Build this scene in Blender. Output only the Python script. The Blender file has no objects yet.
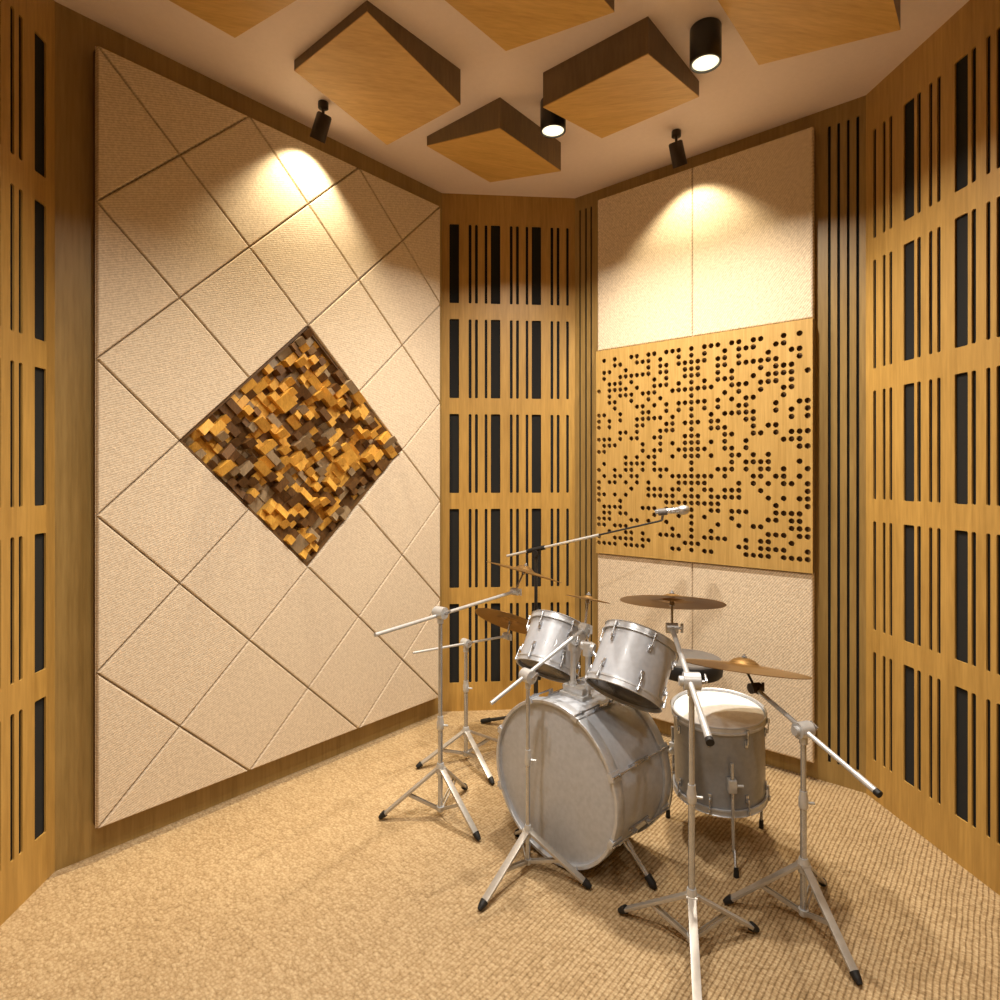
import bpy, bmesh, math, random
from mathutils import Vector, Matrix
random.seed(7)
C = bpy.context.scene
COL = C.collection
PI = math.pi

# ------------------------------------------------------------------ camera, world, exposure
H = 2.86                      # ceiling height
CAMZ = 1.30
cd = bpy.data.cameras.new('camera')
cam = bpy.data.objects.new('camera', cd); COL.objects.link(cam)
cam.location = (0, 0, CAMZ); cam.rotation_euler = (PI/2, 0, 0)
cd.sensor_width = 36; cd.lens = 21.6; cd.shift_y = -0.024
cd.clip_start = 0.02; cd.clip_end = 50
C.camera = cam
w = bpy.data.worlds.new('world'); C.world = w; w.use_nodes = True
w.node_tree.nodes['Background'].inputs[0].default_value = (1.0, .8, .6, 1)
w.node_tree.nodes['Background'].inputs[1].default_value = 0.0
C.view_settings.view_transform = 'Standard'
C.view_settings.look = 'None'
C.view_settings.gamma = 1.0
C.view_settings.use_curve_mapping = False
C.view_settings.exposure = 0.16
DOWN_POWER = 19.0
FILL_POWER = 10.0            # unseen downlights added as fill above and behind the viewer
SPOT_POWER = 36.0
WARM = (1.0, .92, .80)

# ------------------------------------------------------------------ materials
def new_mat(name):
    m = bpy.data.materials.new(name); m.use_nodes = True
    nt = m.node_tree; return m, nt, nt.nodes['Principled BSDF']
def N(nt, t, **kw):
    n = nt.nodes.new(t)
    for k, v in kw.items():
        if k in n.inputs: n.inputs[k].default_value = v
        else: setattr(n, k, v)
    return n
def ramp(nt, fac, stops):
    r = nt.nodes.new('ShaderNodeValToRGB'); e = r.color_ramp.elements
    e[0].position, e[0].color = stops[0][0], (*stops[0][1], 1)
    e[1].position, e[1].color = stops[-1][0], (*stops[-1][1], 1)
    for p, c in stops[1:-1]:
        x = e.new(p); x.color = (*c, 1)
    nt.links.new(fac, r.inputs[0]); return r
def coords(nt, scale, rot=(0, 0, 0)):
    tc = N(nt, 'ShaderNodeTexCoord'); mp = N(nt, 'ShaderNodeMapping')
    mp.inputs['Scale'].default_value = scale; mp.inputs['Rotation'].default_value = rot
    nt.links.new(tc.outputs['Object'], mp.inputs[0]); return mp.outputs[0]
def bump(nt, b, h, strength, dist):
    bp = N(nt, 'ShaderNodeBump'); bp.inputs['Strength'].default_value = strength
    bp.inputs['Distance'].default_value = dist
    nt.links.new(h, bp.inputs['Height']); nt.links.new(bp.outputs[0], b.inputs['Normal'])
def wood(name, lo, hi, scale=(14, 14, 1.1), rough=.45, rot=(0, 0, 0), streak=.55):
    m, nt, b = new_mat(name)
    v = coords(nt, scale, rot)
    n1 = N(nt, 'ShaderNodeTexNoise', Scale=1.6, Detail=7.0, Roughness=.62, Distortion=.35)
    nt.links.new(v, n1.inputs['Vector'])
    n2 = N(nt, 'ShaderNodeTexNoise', Scale=9.0, Detail=3.0)
    nt.links.new(v, n2.inputs['Vector'])
    mx = N(nt, 'ShaderNodeMath', operation='MULTIPLY_ADD')
    nt.links.new(n2.outputs[0], mx.inputs[0]); mx.inputs[1].default_value = 1-streak
    ms = N(nt, 'ShaderNodeMath', operation='MULTIPLY'); ms.inputs[1].default_value = streak
    nt.links.new(n1.outputs[0], ms.inputs[0]); nt.links.new(ms.outputs[0], mx.inputs[2])
    r = ramp(nt, mx.outputs[0], [(.33, lo), (.66, hi)])
    nt.links.new(r.outputs[0], b.inputs['Base Color'])
    b.inputs['Roughness'].default_value = rough
    bump(nt, b, n2.outputs[0], .08, .001)
    return m
def plain(name, col, rough=.5, metal=0.0, coat=0.0, var=.07):
    m, nt, b = new_mat(name)
    n = N(nt, 'ShaderNodeTexNoise', Scale=60.0, Detail=2.0)
    nt.links.new(coords(nt, (1, 1, 1)), n.inputs['Vector'])
    lo = tuple(c*(1-var) for c in col); hi = tuple(min(1, c*(1+var)) for c in col)
    r = ramp(nt, n.outputs[0], [(.3, lo), (.7, hi)])
    nt.links.new(r.outputs[0], b.inputs['Base Color'])
    b.inputs['Roughness'].default_value = rough; b.inputs['Metallic'].default_value = metal
    b.inputs['Coat Weight'].default_value = coat
    return m
def fabric(name, lo, hi, sc=230.0, ang=.35):
    m, nt, b = new_mat(name)
    v = coords(nt, (1, 1, 1))
    n = N(nt, 'ShaderNodeTexNoise', Scale=sc*.42, Detail=3.0, Roughness=.7)
    nt.links.new(v, n.inputs['Vector'])
    v2 = coords(nt, (1, 1, 1), (0, ang, 0))
    wv = N(nt, 'ShaderNodeTexWave', Scale=sc*.17, Distortion=1.2, Detail=1.0); wv.inputs['Detail Scale'].default_value = 2.0
    wv.bands_direction = 'Z'
    nt.links.new(v2, wv.inputs['Vector'])
    a = N(nt, 'ShaderNodeMath', operation='MULTIPLY_ADD'); a.inputs[1].default_value = .22
    nt.links.new(wv.outputs['Fac'], a.inputs[0])
    a2 = N(nt, 'ShaderNodeMath', operation='MULTIPLY'); a2.inputs[1].default_value = .78
    nt.links.new(n.outputs[0], a2.inputs[0]); nt.links.new(a2.outputs[0], a.inputs[2])
    r = ramp(nt, a.outputs[0], [(.32, lo), (.66, hi)])
    nt.links.new(r.outputs[0], b.inputs['Base Color'])
    b.inputs['Roughness'].default_value = .95; b.inputs['Specular IOR Level'].default_value = .15
    bump(nt, b, a.outputs[0], .45, .003)
    return m
M = {}
M['wall_wood'] = wood('oak veneer wall', (.235, .145, .040), (.37, .24, .078), (11, 11, .8))
M['slot_wood'] = wood('oak slotted board', (.33, .185, .042), (.51, .305, .080), (11, 11, .8))
M['perf_wood'] = wood('maple perforated board', (.38, .225, .056), (.56, .355, .115), (16, 16, .8))
M['box_wood'] = wood('oak ceiling box', (.50, .295, .078), (.68, .43, .14), (1.0, 12, 12), rot=(0, 0, -math.radians(50)))
M['shaded_side_wood'] = wood('oak sides darkened as shade', (.13, .082, .036), (.21, .135, .06), (9, 9, 1.2))  # shade on box sides and panel edge is put into this wood colour
M['dark_wood'] = wood('dark wood edge', (.10, .05, .018), (.16, .085, .03), (9, 9, 1.2))
BLK = [wood('diffuser wood amber', (.52, .25, .035), (.80, .46, .085), (30, 30, 6)),
       wood('diffuser wood brown', (.07, .030, .010), (.16, .075, .02), (30, 30, 6)),
       wood('diffuser wood greyed', (.20, .14, .08), (.36, .26, .15), (30, 30, 6))]
M['felt'] = plain('black felt backing', (.005, .005, .005), .95)
M['fabric'] = fabric('beige woven fabric', (.56, .455, .335), (.80, .685, .535))
M['fabric2'] = fabric('beige coarse woven fabric', (.50, .40, .285), (.84, .71, .54), 200.0, .9)
M['ceiling'] = plain('warm white ceiling paint', (.82, .70, .66), .9, var=.015)
M['black'] = plain('black lacquer', (.018, .018, .019), .35)
M['dark_metal'] = plain('dark bronze lacquer', (.045, .032, .026), .4, .4)
M['rubber'] = plain('black rubber', (.004, .004, .005), .6)
M['chrome'] = plain('chrome', (.50, .52, .56), .26, .8)
M['chrome_soft'] = plain('brushed chrome', (.58, .59, .60), .38, .45)
M['shell'] = plain('silver drum wrap', (.46, .485, .54), .38, .12, .2)
M['shell_dark_shaded'] = plain('dark silver drum wrap with shade', (.26, .27, .29), .36, .2, .2)  # floor tom's darker grey, part of it shade put into the colour
M['leg_chrome'] = plain('dull leg steel', (.46, .43, .39), .38, .5)
M['hoop'] = plain('silver hoop', (.52, .54, .58), .32, .4)
M['head'] = plain('grey drum head', (.45, .47, .51), .42, .1)
M['white_head'] = plain('coated white drum head', (.86, .84, .82), .45)
M['clear_head'] = plain('dark resonant head', (.035, .03, .028), .25)
M['grey_vinyl'] = plain('grey vinyl', (.13, .12, .115), .5)
M['grille'] = plain('steel mic grille', (.5, .5, .5), .4, .9)
# hammered bronze with lathe rings
def bronze():
    m, nt, b = new_mat('cymbal bronze')
    v = coords(nt, (1, 1, 1))
    wv = N(nt, 'ShaderNodeTexWave', Scale=60.0, Distortion=.3); wv.wave_type = 'RINGS'; wv.rings_direction = 'SPHERICAL'
    nt.links.new(v, wv.inputs['Vector'])
    r = ramp(nt, wv.outputs['Fac'], [(.0, (.27, .155, .055)), (1.0, (.37, .225, .085))])
    nt.links.new(r.outputs[0], b.inputs['Base Color'])
    b.inputs['Metallic'].default_value = .8; b.inputs['Roughness'].default_value = .38
    return m
M['bronze'] = bronze()
def carpet():
    m, nt, b = new_mat('beige loop carpet')
    v = coords(nt, (1, 1, 1), (0, 0, math.radians(40.3)))
    mp = N(nt, 'ShaderNodeMapping'); mp.inputs['Scale'].default_value = (71.4, 125, 71.4)
    # slightly wandering rows
    nz = N(nt, 'ShaderNodeTexNoise', Scale=7.0, Detail=2.0); nt.links.new(v, nz.inputs['Vector'])
    vm = N(nt, 'ShaderNodeVectorMath', operation='SCALE'); vm.inputs['Scale'].default_value = .012
    nt.links.new(nz.outputs['Color'], vm.inputs[0])
    va = N(nt, 'ShaderNodeVectorMath', operation='ADD')
    nt.links.new(v, va.inputs[0]); nt.links.new(vm.outputs[0], va.inputs[1])
    nt.links.new(va.outputs[0], mp.inputs[0])
    vo = N(nt, 'ShaderNodeTexVoronoi', Scale=1.0, Randomness=.95); vo.voronoi_dimensions = '2D'
    nt.links.new(mp.outputs[0], vo.inputs['Vector'])
    n2 = N(nt, 'ShaderNodeTexNoise', Scale=130.0, Detail=4.0, Roughness=.8); nt.links.new(v, n2.inputs['Vector'])
    n3 = N(nt, 'ShaderNodeTexNoise', Scale=2.2, Detail=2.0); nt.links.new(v, n3.inputs['Vector'])
    sx = N(nt, 'ShaderNodeSeparateColor'); nt.links.new(vo.outputs['Color'], sx.inputs[0])
    def mad(x, k, y=None):
        n = N(nt, 'ShaderNodeMath', operation='MULTIPLY_ADD'); nt.links.new(x, n.inputs[0]); n.inputs[1].default_value = k
        if y is None: n.inputs[2].default_value = 0
        else: nt.links.new(y, n.inputs[2])
        return n.outputs[0]
    loop = mad(vo.outputs['Distance'], -.30)                    # domed loops
    tone = mad(sx.outputs[0], .15, mad(n2.outputs[0], .72, mad(n3.outputs[0], .14, mad(loop, .6))))
    # rows of loops with dark gaps, along the left wall's direction; flatter pile towards the left
    sp = N(nt, 'ShaderNodeSeparateXYZ'); nt.links.new(mp.outputs[0], sp.inputs[0])
    pg = N(nt, 'ShaderNodeMath', operation='PINGPONG'); pg.inputs[1].default_value = .5; nt.links.new(sp.outputs[0], pg.inputs[0])
    gap = N(nt, 'ShaderNodeMapRange'); gap.interpolation_type = 'SMOOTHSTEP'
    for k, x in (('From Min', .0), ('From Max', .24), ('To Min', 1.0), ('To Max', 0.0)): gap.inputs[k].default_value = x
    nt.links.new(pg.outputs[0], gap.inputs['Value'])
    tc = N(nt, 'ShaderNodeTexCoord'); sw = N(nt, 'ShaderNodeSeparateXYZ'); nt.links.new(tc.outputs['Object'], sw.inputs[0])
    mk = N(nt, 'ShaderNodeMapRange'); nt.links.new(sw.outputs[0], mk.inputs['Value'])
    for k, x in (('From Min', -.5), ('From Max', .5), ('To Min', .12), ('To Max', 1.0)): mk.inputs[k].default_value = x
    gm = N(nt, 'ShaderNodeMath', operation='MULTIPLY'); nt.links.new(gap.outputs[0], gm.inputs[0]); nt.links.new(mk.outputs[0], gm.inputs[1])
    tone = mad(gm.outputs[0], -.19, tone); loop = mad(gm.outputs[0], -.45, loop)
    r = ramp(nt, tone, [(.14, (.20, .125, .058)), (.42, (.42, .295, .160)), (.70, (.64, .50, .315))])
    nt.links.new(r.outputs[0], b.inputs['Base Color'])
    b.inputs['Roughness'].default_value = 1.0; b.inputs['Specular IOR Level'].default_value = .1
    bump(nt, b, mad(sx.outputs[1], .45, mad(n2.outputs[0], .5, loop)), .8, .006)
    return m
M['carpet'] = carpet()
def emis(name, col, s):
    m, nt, b = new_mat(name)
    b.inputs['Base Color'].default_value = (*col, 1)
    b.inputs['Emission Color'].default_value = (*col, 1); b.inputs['Emission Strength'].default_value = s
    return m
M['lamp'] = emis('lit lamp diffuser', (1.0, .93, .66), 1.25)

# ------------------------------------------------------------------ helpers
def world_of(o):
    m = o.matrix_basis.copy()
    while o.parent: o = o.parent; m = o.matrix_basis @ m
    return m
def link(name, me, mats, parent):
    o = bpy.data.objects.new(name, me); COL.objects.link(o)
    for mt in (mats if isinstance(mats, (list, tuple)) else [mats]): me.materials.append(mt)
    if parent is not None: o.parent = parent
    return o
def obj(name, bm, mats, parent=None, local=False, smooth=40, org=None):
    """bm is in world coordinates unless local; becomes ONE mesh object"""
    if not local and parent is not None: bm.transform(world_of(parent).inverted())
    if org is not None: bm.transform(Matrix.Translation(-Vector(org)))
    bmesh.ops.recalc_face_normals(bm, faces=bm.faces)
    me = bpy.data.meshes.new(name); bm.to_mesh(me); bm.free()
    if smooth:
        me.polygons.foreach_set('use_smooth', [True]*len(me.polygons))
        me.set_sharp_from_angle(angle=math.radians(smooth))
    o = link(name, me, mats, parent)
    if org is not None: o.location = org
    return o
def empty(name, loc, label, cat, group=None, rz=0):
    o = bpy.data.objects.new(name, None); COL.objects.link(o); o.empty_display_size = .1
    o.location = loc; o.rotation_euler = (0, 0, rz)
    return tag(o, label, cat, group)
def tag(o, label=None, cat=None, group=None, kind=None):
    if label: o['label'] = label
    if cat: o['category'] = cat
    if group: o['group'] = group
    if kind: o['kind'] = kind
    return o
def basis(a):
    a = Vector(a).normalized()
    t = Vector((0, 0, 1)) if abs(a.z) < .95 else Vector((1, 0, 0))
    x = t.cross(a).normalized(); y = a.cross(x); return x, y, a
def box(bm, lo, hi, mat=0, bev=0, M4=None):
    vs = [bm.verts.new((x, y, z)) for x in (lo[0], hi[0]) for y in (lo[1], hi[1]) for z in (lo[2], hi[2])]
    fs = [(0, 1, 3, 2), (4, 6, 7, 5), (0, 4, 5, 1), (2, 3, 7, 6), (0, 2, 6, 4), (1, 5, 7, 3)]
    F = [bm.faces.new([vs[i] for i in f]) for f in fs]
    for f in F: f.material_index = mat
    if bev:
        es = list({e for f in F for e in f.edges})
        r = bmesh.ops.bevel(bm, geom=es, offset=bev, segments=2, affect='EDGES', profile=.6)
        vs = list({v for f in r['faces'] for v in f.verts} | {v for v in vs if v.is_valid})
        for f in r['faces']: f.material_index = mat
    if M4 is not None:
        for v in vs: v.co = M4 @ v.co
    return vs
def rod(bm, p, q, r1, r2=None, seg=16, cap=True, mat=0):
    p, q = Vector(p), Vector(q); r2 = r1 if r2 is None else r2
    x, y, a = basis(q-p); rings = []
    for c, r in ((p, r1), (q, r2)):
        rings.append([bm.verts.new(c+(x*math.cos(t)+y*math.sin(t))*r) for t in [2*PI*i/seg for i in range(seg)]])
    for i in range(seg):
        f = bm.faces.new((rings[0][i], rings[0][(i+1) % seg], rings[1][(i+1) % seg], rings[1][i])); f.material_index = mat
    if cap:
        for rg in rings: bm.faces.new(rg).material_index = mat
def tube(bm, pts, r, seg=10):
    pts = [Vector(p) for p in pts]; rings = []
    for i, p in enumerate(pts):
        d = (pts[min(i+1, len(pts)-1)]-pts[max(i-1, 0)])
        x, y, a = basis(d)
        rings.append([bm.verts.new(p+(x*math.cos(t)+y*math.sin(t))*r) for t in [2*PI*k/seg for k in range(seg)]])
    for a_, b_ in zip(rings, rings[1:]):
        for k in range(seg): bm.faces.new((a_[k], a_[(k+1) % seg], b_[(k+1) % seg], b_[k]))
    bm.faces.new(rings[0]); bm.faces.new(rings[-1])
def lathe(bm, c, axis, prof, seg=64, closed=False):
    """prof: list of (radius, height) along axis from c"""
    c = Vector(c); x, y, a = basis(axis); rings = []
    for r, h in prof:
        if r < 1e-6: rings.append([bm.verts.new(c+a*h)])
        else: rings.append([bm.verts.new(c+a*h+(x*math.cos(t)+y*math.sin(t))*r) for t in [2*PI*k/seg for k in range(seg)]])
    pr = list(zip(rings, rings[1:]))
    if closed: pr.append((rings[-1], rings[0]))
    for A_, B_ in pr:
        for k in range(seg):
            k2 = (k+1) % seg
            if len(A_) == 1 and len(B_) == 1: continue
            if len(A_) == 1: bm.faces.new((A_[0], B_[k], B_[k2]))
            elif len(B_) == 1: bm.faces.new((A_[k], A_[k2], B_[0]))
            else: bm.faces.new((A_[k], A_[k2], B_[k2], B_[k]))
def bar(bm, p, q, wdt, thk, up=(0, 0, 1), bev=.0015):
    """flat bar from p to q: wdt sideways (horizontal), thk the other way"""
    p, q = Vector(p), Vector(q); d = q-p; L = d.length; a = d.normalized()
    s = a.cross(Vector(up)).normalized(); n = s.cross(a)
    m = Matrix(((a.x, s.x, n.x, p.x), (a.y, s.y, n.y, p.y), (a.z, s.z, n.z, p.z), (0, 0, 0, 1)))
    box(bm, (0, -wdt/2, -thk/2), (L, wdt/2, thk/2), 0, bev, m)
def V2(*a): return Vector(a)
def frame(P0, P1, z=0):
    """matrix: local x along the wall, local y OUT of the room, z up"""
    d = (Vector(P1)-Vector(P0)).to_3d().normalized(); rz = math.atan2(d.y, d.x)
    return Matrix.Translation((P0[0], P0[1], z)) @ Matrix.Rotation(rz, 4, 'Z'), (Vector(P1)-Vector(P0)).length, rz
def board(name, outer, holes, thick, y0, mat, parent):
    """flat board in local x-z plane with real cut-outs, front at y0, back at y0+thick"""
    cu = bpy.data.curves.new('tmp', 'CURVE'); cu.dimensions = '2D'; cu.fill_mode = 'BOTH'; cu.extrude = thick/2
    for poly in [outer]+holes:
        sp = cu.splines.new('POLY'); sp.points.add(len(poly)-1)
        for p, (x, z) in zip(sp.points, poly): p.co = (x, z, 0, 1)
        sp.use_cyclic_u = True
    t = bpy.data.objects.new('tmp', cu); COL.objects.link(t)
    dg = bpy.context.evaluated_depsgraph_get(); dg.update()
    me = bpy.data.meshes.new_from_object(t.evaluated_get(dg))
    bpy.data.objects.remove(t); bpy.data.curves.remove(cu)
    bm = bmesh.new(); bm.from_mesh(me); bpy.data.meshes.remove(me)
    for v in bm.verts: v.co = Vector((v.co.x, y0+thick/2+v.co.z*(1 if True else -1), v.co.y))
    bmesh.ops.remove_doubles(bm, verts=bm.verts, dist=1e-5)
    return obj(name, bm, mat, parent, local=True, smooth=30)
def rrect(x0, x1, z0, z1, r, n=3):
    pts = []
    for cx, cz, a0 in ((x1-r, z1-r, 0), (x0+r, z1-r, 90), (x0+r, z0+r, 180), (x1-r, z0+r, 270)):
        for k in range(n+1):
            a = math.radians(a0+90*k/n); pts.append((cx+r*math.cos(a), cz+r*math.sin(a)))
    return pts
def at(px, py, Y): return Vector(((px-500)/600*Y, Y, CAMZ+(476-py)/600*Y))

# ------------------------------------------------------------------ room shell
u = Vector((.6468, .7627)); v = Vector((.7627, -.6468))        # along the left wall, along the right wall
e = Vector((.082, -.9966)).normalized()                        # along the two near chamfers, towards the viewer
A = Vector((-1.463, 1.972)); B = Vector((-.320, 3.310)); Cc = Vector((.421, 3.371)); D = Vector((1.499, 2.458))
E0 = A+e*3.3; F0 = D+e*3.3
G0 = E0+u*0+Vector((.55, -.45)); G1 = F0+Vector((-.45, -.55))
ring = [E0, A, B, Cc, D, F0, G1, G0]
bm = bmesh.new(); vs = [bm.verts.new((p.x, p.y, 0)) for p in ring]; f = bm.faces.new(vs)
r = bmesh.ops.extrude_face_region(bm, geom=[f]); 
for x in r['geom']:
    if isinstance(x, bmesh.types.BMVert): x.co.z = -.05
tag(obj('floor', bm, M['carpet'], smooth=0), 'beige loop pile carpet with diagonal rows', kind='structure')
bm = bmesh.new(); vs = [bm.verts.new((p.x, p.y, H)) for p in ring]; f = bm.faces.new(vs)
r = bmesh.ops.extrude_face_region(bm, geom=[f])
for x in r['geom']:
    if isinstance(x, bmesh.types.BMVert): x.co.z = H+.05
tag(obj('ceiling', bm, M['ceiling'], smooth=0), 'warm off-white painted ceiling', kind='structure')

def wall_root(name, P0, P1, label, plain_wall=False):
    Mx, L, rz = frame(P0, P1)
    bm = bmesh.new()
    if plain_wall: box(bm, (0, 0, 0), (L, .09, H))
    else:
        box(bm, (0, .0085, 0), (L, .09, H))                     # felt-faced back, seen through the slots
    o = obj(name, bm, M['wall_wood'] if plain_wall else M['felt'], None, smooth=0)
    o.location = (P0[0], P0[1], 0); o.rotation_euler = (0, 0, rz)
    tag(o, label, kind='structure')
    return o, L
ROWS = [(.156+.525*k, .156+.437+.525*k) for k in range(5)]
def slots_near(n, start, mirror=False, offs=((0, .053, 0), (.106, .016, 1), (.141, .016, 1), (.195, .015, 1)), per=.229, lim=9):
    hs = []
    for k in range(-1, n):
        for o_, w_, t in offs:
            x0 = start+per*k+o_
            if x0 < .03 or x0+w_ > lim: continue
            hs += [(x0, x0+w_, .006 if t else .005)]
    return hs
# back slotted wall
wb, L = wall_root('wall_back', B, Cc, 'slotted wooden wall behind the drum kit')
xs = slots_near(4, .041, lim=L-.02)
board('slotted_board', [(0, 0), (L, 0), (L, H), (0, H)], [rrect(a, b, z0, z1, r_) for a, b, r_ in xs for z0, z1 in ROWS], .006, 0, M['slot_wood'], wb)
# near left slotted wall: runs E0 -> A, slots measured back from A
wl, L = wall_root('wall_near_left', E0, A, 'slotted wooden wall at the left edge')
xs = [(L-b, L-a, r_) for a, b, r_ in slots_near(14, .043, lim=L-.1)]
board('slotted_board', [(0, 0), (L, 0), (L, H), (0, H)], [rrect(a, b, z0, z1, r_) for a, b, r_ in xs for z0, z1 in ROWS], .006, 0, M['slot_wood'], wl)
# near right slotted wall
wr, L = wall_root('wall_near_right', D, F0, 'slotted wooden wall along the right edge')
xs = slots_near(14, .205, offs=((0, .052, 0), (.066, .017, 1), (.120, .015, 1), (.156, .015, 1)), lim=L-.1)
board('slotted_board', [(0, 0), (L, 0), (L, H), (0, H)], [rrect(a, b, z0, z1, r_) for a, b, r_ in xs for z0, z1 in ROWS], .006, 0, M['slot_wood'], wr)
# left plain wall, right grooved wall, rear walls
wleft, LL = wall_root('wall_left', A, B, 'oak veneer wall carrying the diamond padded panel', True)
wright, LR = wall_root('wall_right', Cc, D, 'oak veneer wall with narrow full height grooves')
gr = [(.028, .038), (.066, .077), (.101, .111), (1.273, 1.284), (1.308, 1.319), (1.344, 1.354), (1.378, 1.389)]
board('grooved_board', [(0, 0), (LR, 0), (LR, H), (0, H)], [rrect(a, b, .085, 2.785, .004, 2) for a, b in gr], .006, 0, M['wall_wood'], wright)
wall_root('wall_rear_right', F0, G1, 'oak veneer wall behind the viewer', True)
wall_root('wall_rear', G1, G0, 'oak veneer wall behind the viewer', True)
wall_root('wall_rear_left', G0, E0, 'oak veneer wall behind the viewer', True)

# ------------------------------------------------------------------ helper for wall mounted things
def wall_thing(name, P0, P1, s, z, label, cat, group=None):
    Mx, L, rz = frame(P0, P1)
    p = Mx @ Vector((s, 0, z))
    return empty(name, p, label, cat, group, rz)

def inset(poly, d):
    n = len(poly); out = []
    for i in range(n):
        p0, p1, p2 = Vector(poly[i-1]), Vector(poly[i]), Vector(poly[(i+1) % n])
        d1 = (p1-p0).normalized(); d2 = (p2-p1).normalized()
        n1 = Vector((-d1.y, d1.x)); n2 = Vector((-d2.y, d2.x))
        k = 1+n1.dot(n2)
        out.append(tuple(p1+(n1+n2)*(d/k)))
    return out
def pad(bm, poly, levels, y_back):
    """padded slab: levels = [(inset, y), ...] from rim to face (y negative = into the room)"""
    rings = []
    for ins, y in [(0, y_back)]+levels:
        q = inset(poly, ins) if ins else poly
        rings.append([bm.verts.new((x, y, z)) for x, z in q])
    for a, b in zip(rings, rings[1:]):
        for i in range(len(a)): bm.faces.new((a[i], a[(i+1) % len(a)], b[(i+1) % len(b)], b[i]))
    bm.faces.new(rings[0]); bm.faces.new(rings[-1])
def clip(poly, W, Hh):
    def cl(P, f, g):
        out = []
        for i in range(len(P)):
            a, b = P[i-1], P[i]; fa, fb = f(a), f(b)
            if fb >= -1e-9:
                if fa < -1e-9: out.append(g(a, b, fa, fb))
                out.append(b)
            elif fa >= -1e-9: out.append(g(a, b, fa, fb))
        return out
    g = lambda a, b, fa, fb: (a[0]+(b[0]-a[0])*fa/(fa-fb), a[1]+(b[1]-a[1])*fa/(fa-fb))
    for f in (lambda p: p[0], lambda p: W-p[0], lambda p: p[1], lambda p: Hh-p[1]): poly = cl(poly, f, g)
    out = []
    for p in poly:
        if not out or (Vector(p)-Vector(out[-1])).length > 1e-4: out.append(p)
    if len(out) > 1 and (Vector(out[0])-Vector(out[-1])).length < 1e-4: out.pop()
    return out

# ------------------------------------------------------------------ big diamond padded panel on the left wall
PW, PH, PS, PZ = 1.597, 2.648, .105, .107
hw, hh = PW/6, PH/10
pan = wall_thing('padded_wall_panel', A, B, PS, PZ, 'large beige fabric wall panel quilted into diamond tiles', 'acoustic panel')
# backing board with a diamond opening
cx, cz = 3*hw, 5*hh
board('backing_board', [(.003, .003), (PW-.003, .003), (PW-.003, PH-.003), (.003, PH-.003)],
      [[(cx-2*hw, cz), (cx, cz-2*hh), (cx+2*hw, cz), (cx, cz+2*hh)]], .031, -.0322, M['dark_wood'], pan)
for i in range(0, 7):
    for j in range(0, 11):
        if (i+j) % 2 == 0 or (i, j) in ((2, 5), (4, 5), (3, 4), (3, 6)): continue
        x, z = i*hw, j*hh
        poly = clip([(x-hw, z), (x, z-hh), (x+hw, z), (x, z+hh)], PW, PH)
        if len(poly) < 3: continue
        bm = bmesh.new(); pad(bm, poly, [(.0015, -.0325), (.0022, -.042), (.0045, -.0485), (.0070, -.050)], -.0324)
        obj('fabric_tile', bm, M['fabric'], pan, local=True, smooth=0)
# skyline wood block diffuser set in the opening
dif = wall_thing('wood_block_diffuser', A, B, PS+cx, PZ+cz, 'diamond shaped skyline diffuser of protruding amber and brown wood blocks', 'sound diffuser')
q = .002
def dia(k): return [(-2*hw*k, 0), (0, -2*hh*k), (2*hw*k, 0), (0, 2*hh*k)]
board('frame', dia(.997), [dia(.975)], .034, -.038, M['dark_wood'], dif)
board('back_plate', dia(.996), [], .003, -.0035, M['dark_wood'], dif)
NB = 23; ex = Vector((hw, hh))*2/NB*.972; ey = Vector((-hw, hh))*2/NB*.972; O = Vector((0, -2*hh*.972))
random.seed(11)
dep = [[random.choice([.004, .010, .018, .028, .040, .050, .060]) for _ in range(NB)] for _ in range(NB)]
cells = []; used = set()
for i in range(NB):
    for j in range(NB):
        if (i, j) in used: continue
        wi, wj = 1, 1
        t = random.random()
        if t < .13 and i+1 < NB and (i+1, j) not in used: wi = 2
        elif t < .26 and j+1 < NB and (i, j+1) not in used: wj = 2
        elif t < .28 and i+1 < NB and j+1 < NB and not {(i+1, j), (i, j+1), (i+1, j+1)} & used: wi = wj = 2
        for a in range(wi):
            for b in range(wj): used.add((i+a, j+b))
        cells.append((i, j, wi, wj, dep[i][j]))
def block(bm, c):
    i, j, wi, wj, d = c
    g = .0006; slant = random.choice([0, 0, .016, -.016, .022])
    q = [O+ex*(i)+ey*(j), O+ex*(i+wi)+ey*j, O+ex*(i+wi)+ey*(j+wj), O+ex*i+ey*(j+wj)]
    m = sum(q, Vector((0, 0)))/4; q = [p+(m-p).normalized()*g for p in q]
    dd = [d, d+slant, d+slant, d]
    lo = [bm.verts.new((p.x, -.0036, p.y)) for p in q]; hi = [bm.verts.new((p.x, -.0036-max(.006, k), p.y)) for p, k in zip(q, dd)]
    mi = random.choices([0, 1, 2], [.46, .36, .18])[0]
    fs = [bm.faces.new(lo), bm.faces.new(hi)]+[bm.faces.new((lo[k], lo[(k+1) % 4], hi[(k+1) % 4], hi[k])) for k in range(4)]
    for f in fs: f.material_index = mi
# the nearest (left hand) hundred as parts, the rest as one
cells.sort(key=lambda c: (O+ex*(c[0]+c[2]/2)+ey*(c[1]+c[3]/2)).x-.05*c[2]*c[3])
for c in cells[:100]:
    bm = bmesh.new(); block(bm, c); obj('wood_block', bm, BLK, dif, local=True, smooth=0)
bm = bmesh.new()
for c in cells[100:]: block(bm, c)
tag(obj('wood_blocks', bm, BLK, dif, local=True, smooth=0), 'remaining wood blocks of the diffuser', kind='stuff')

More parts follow.
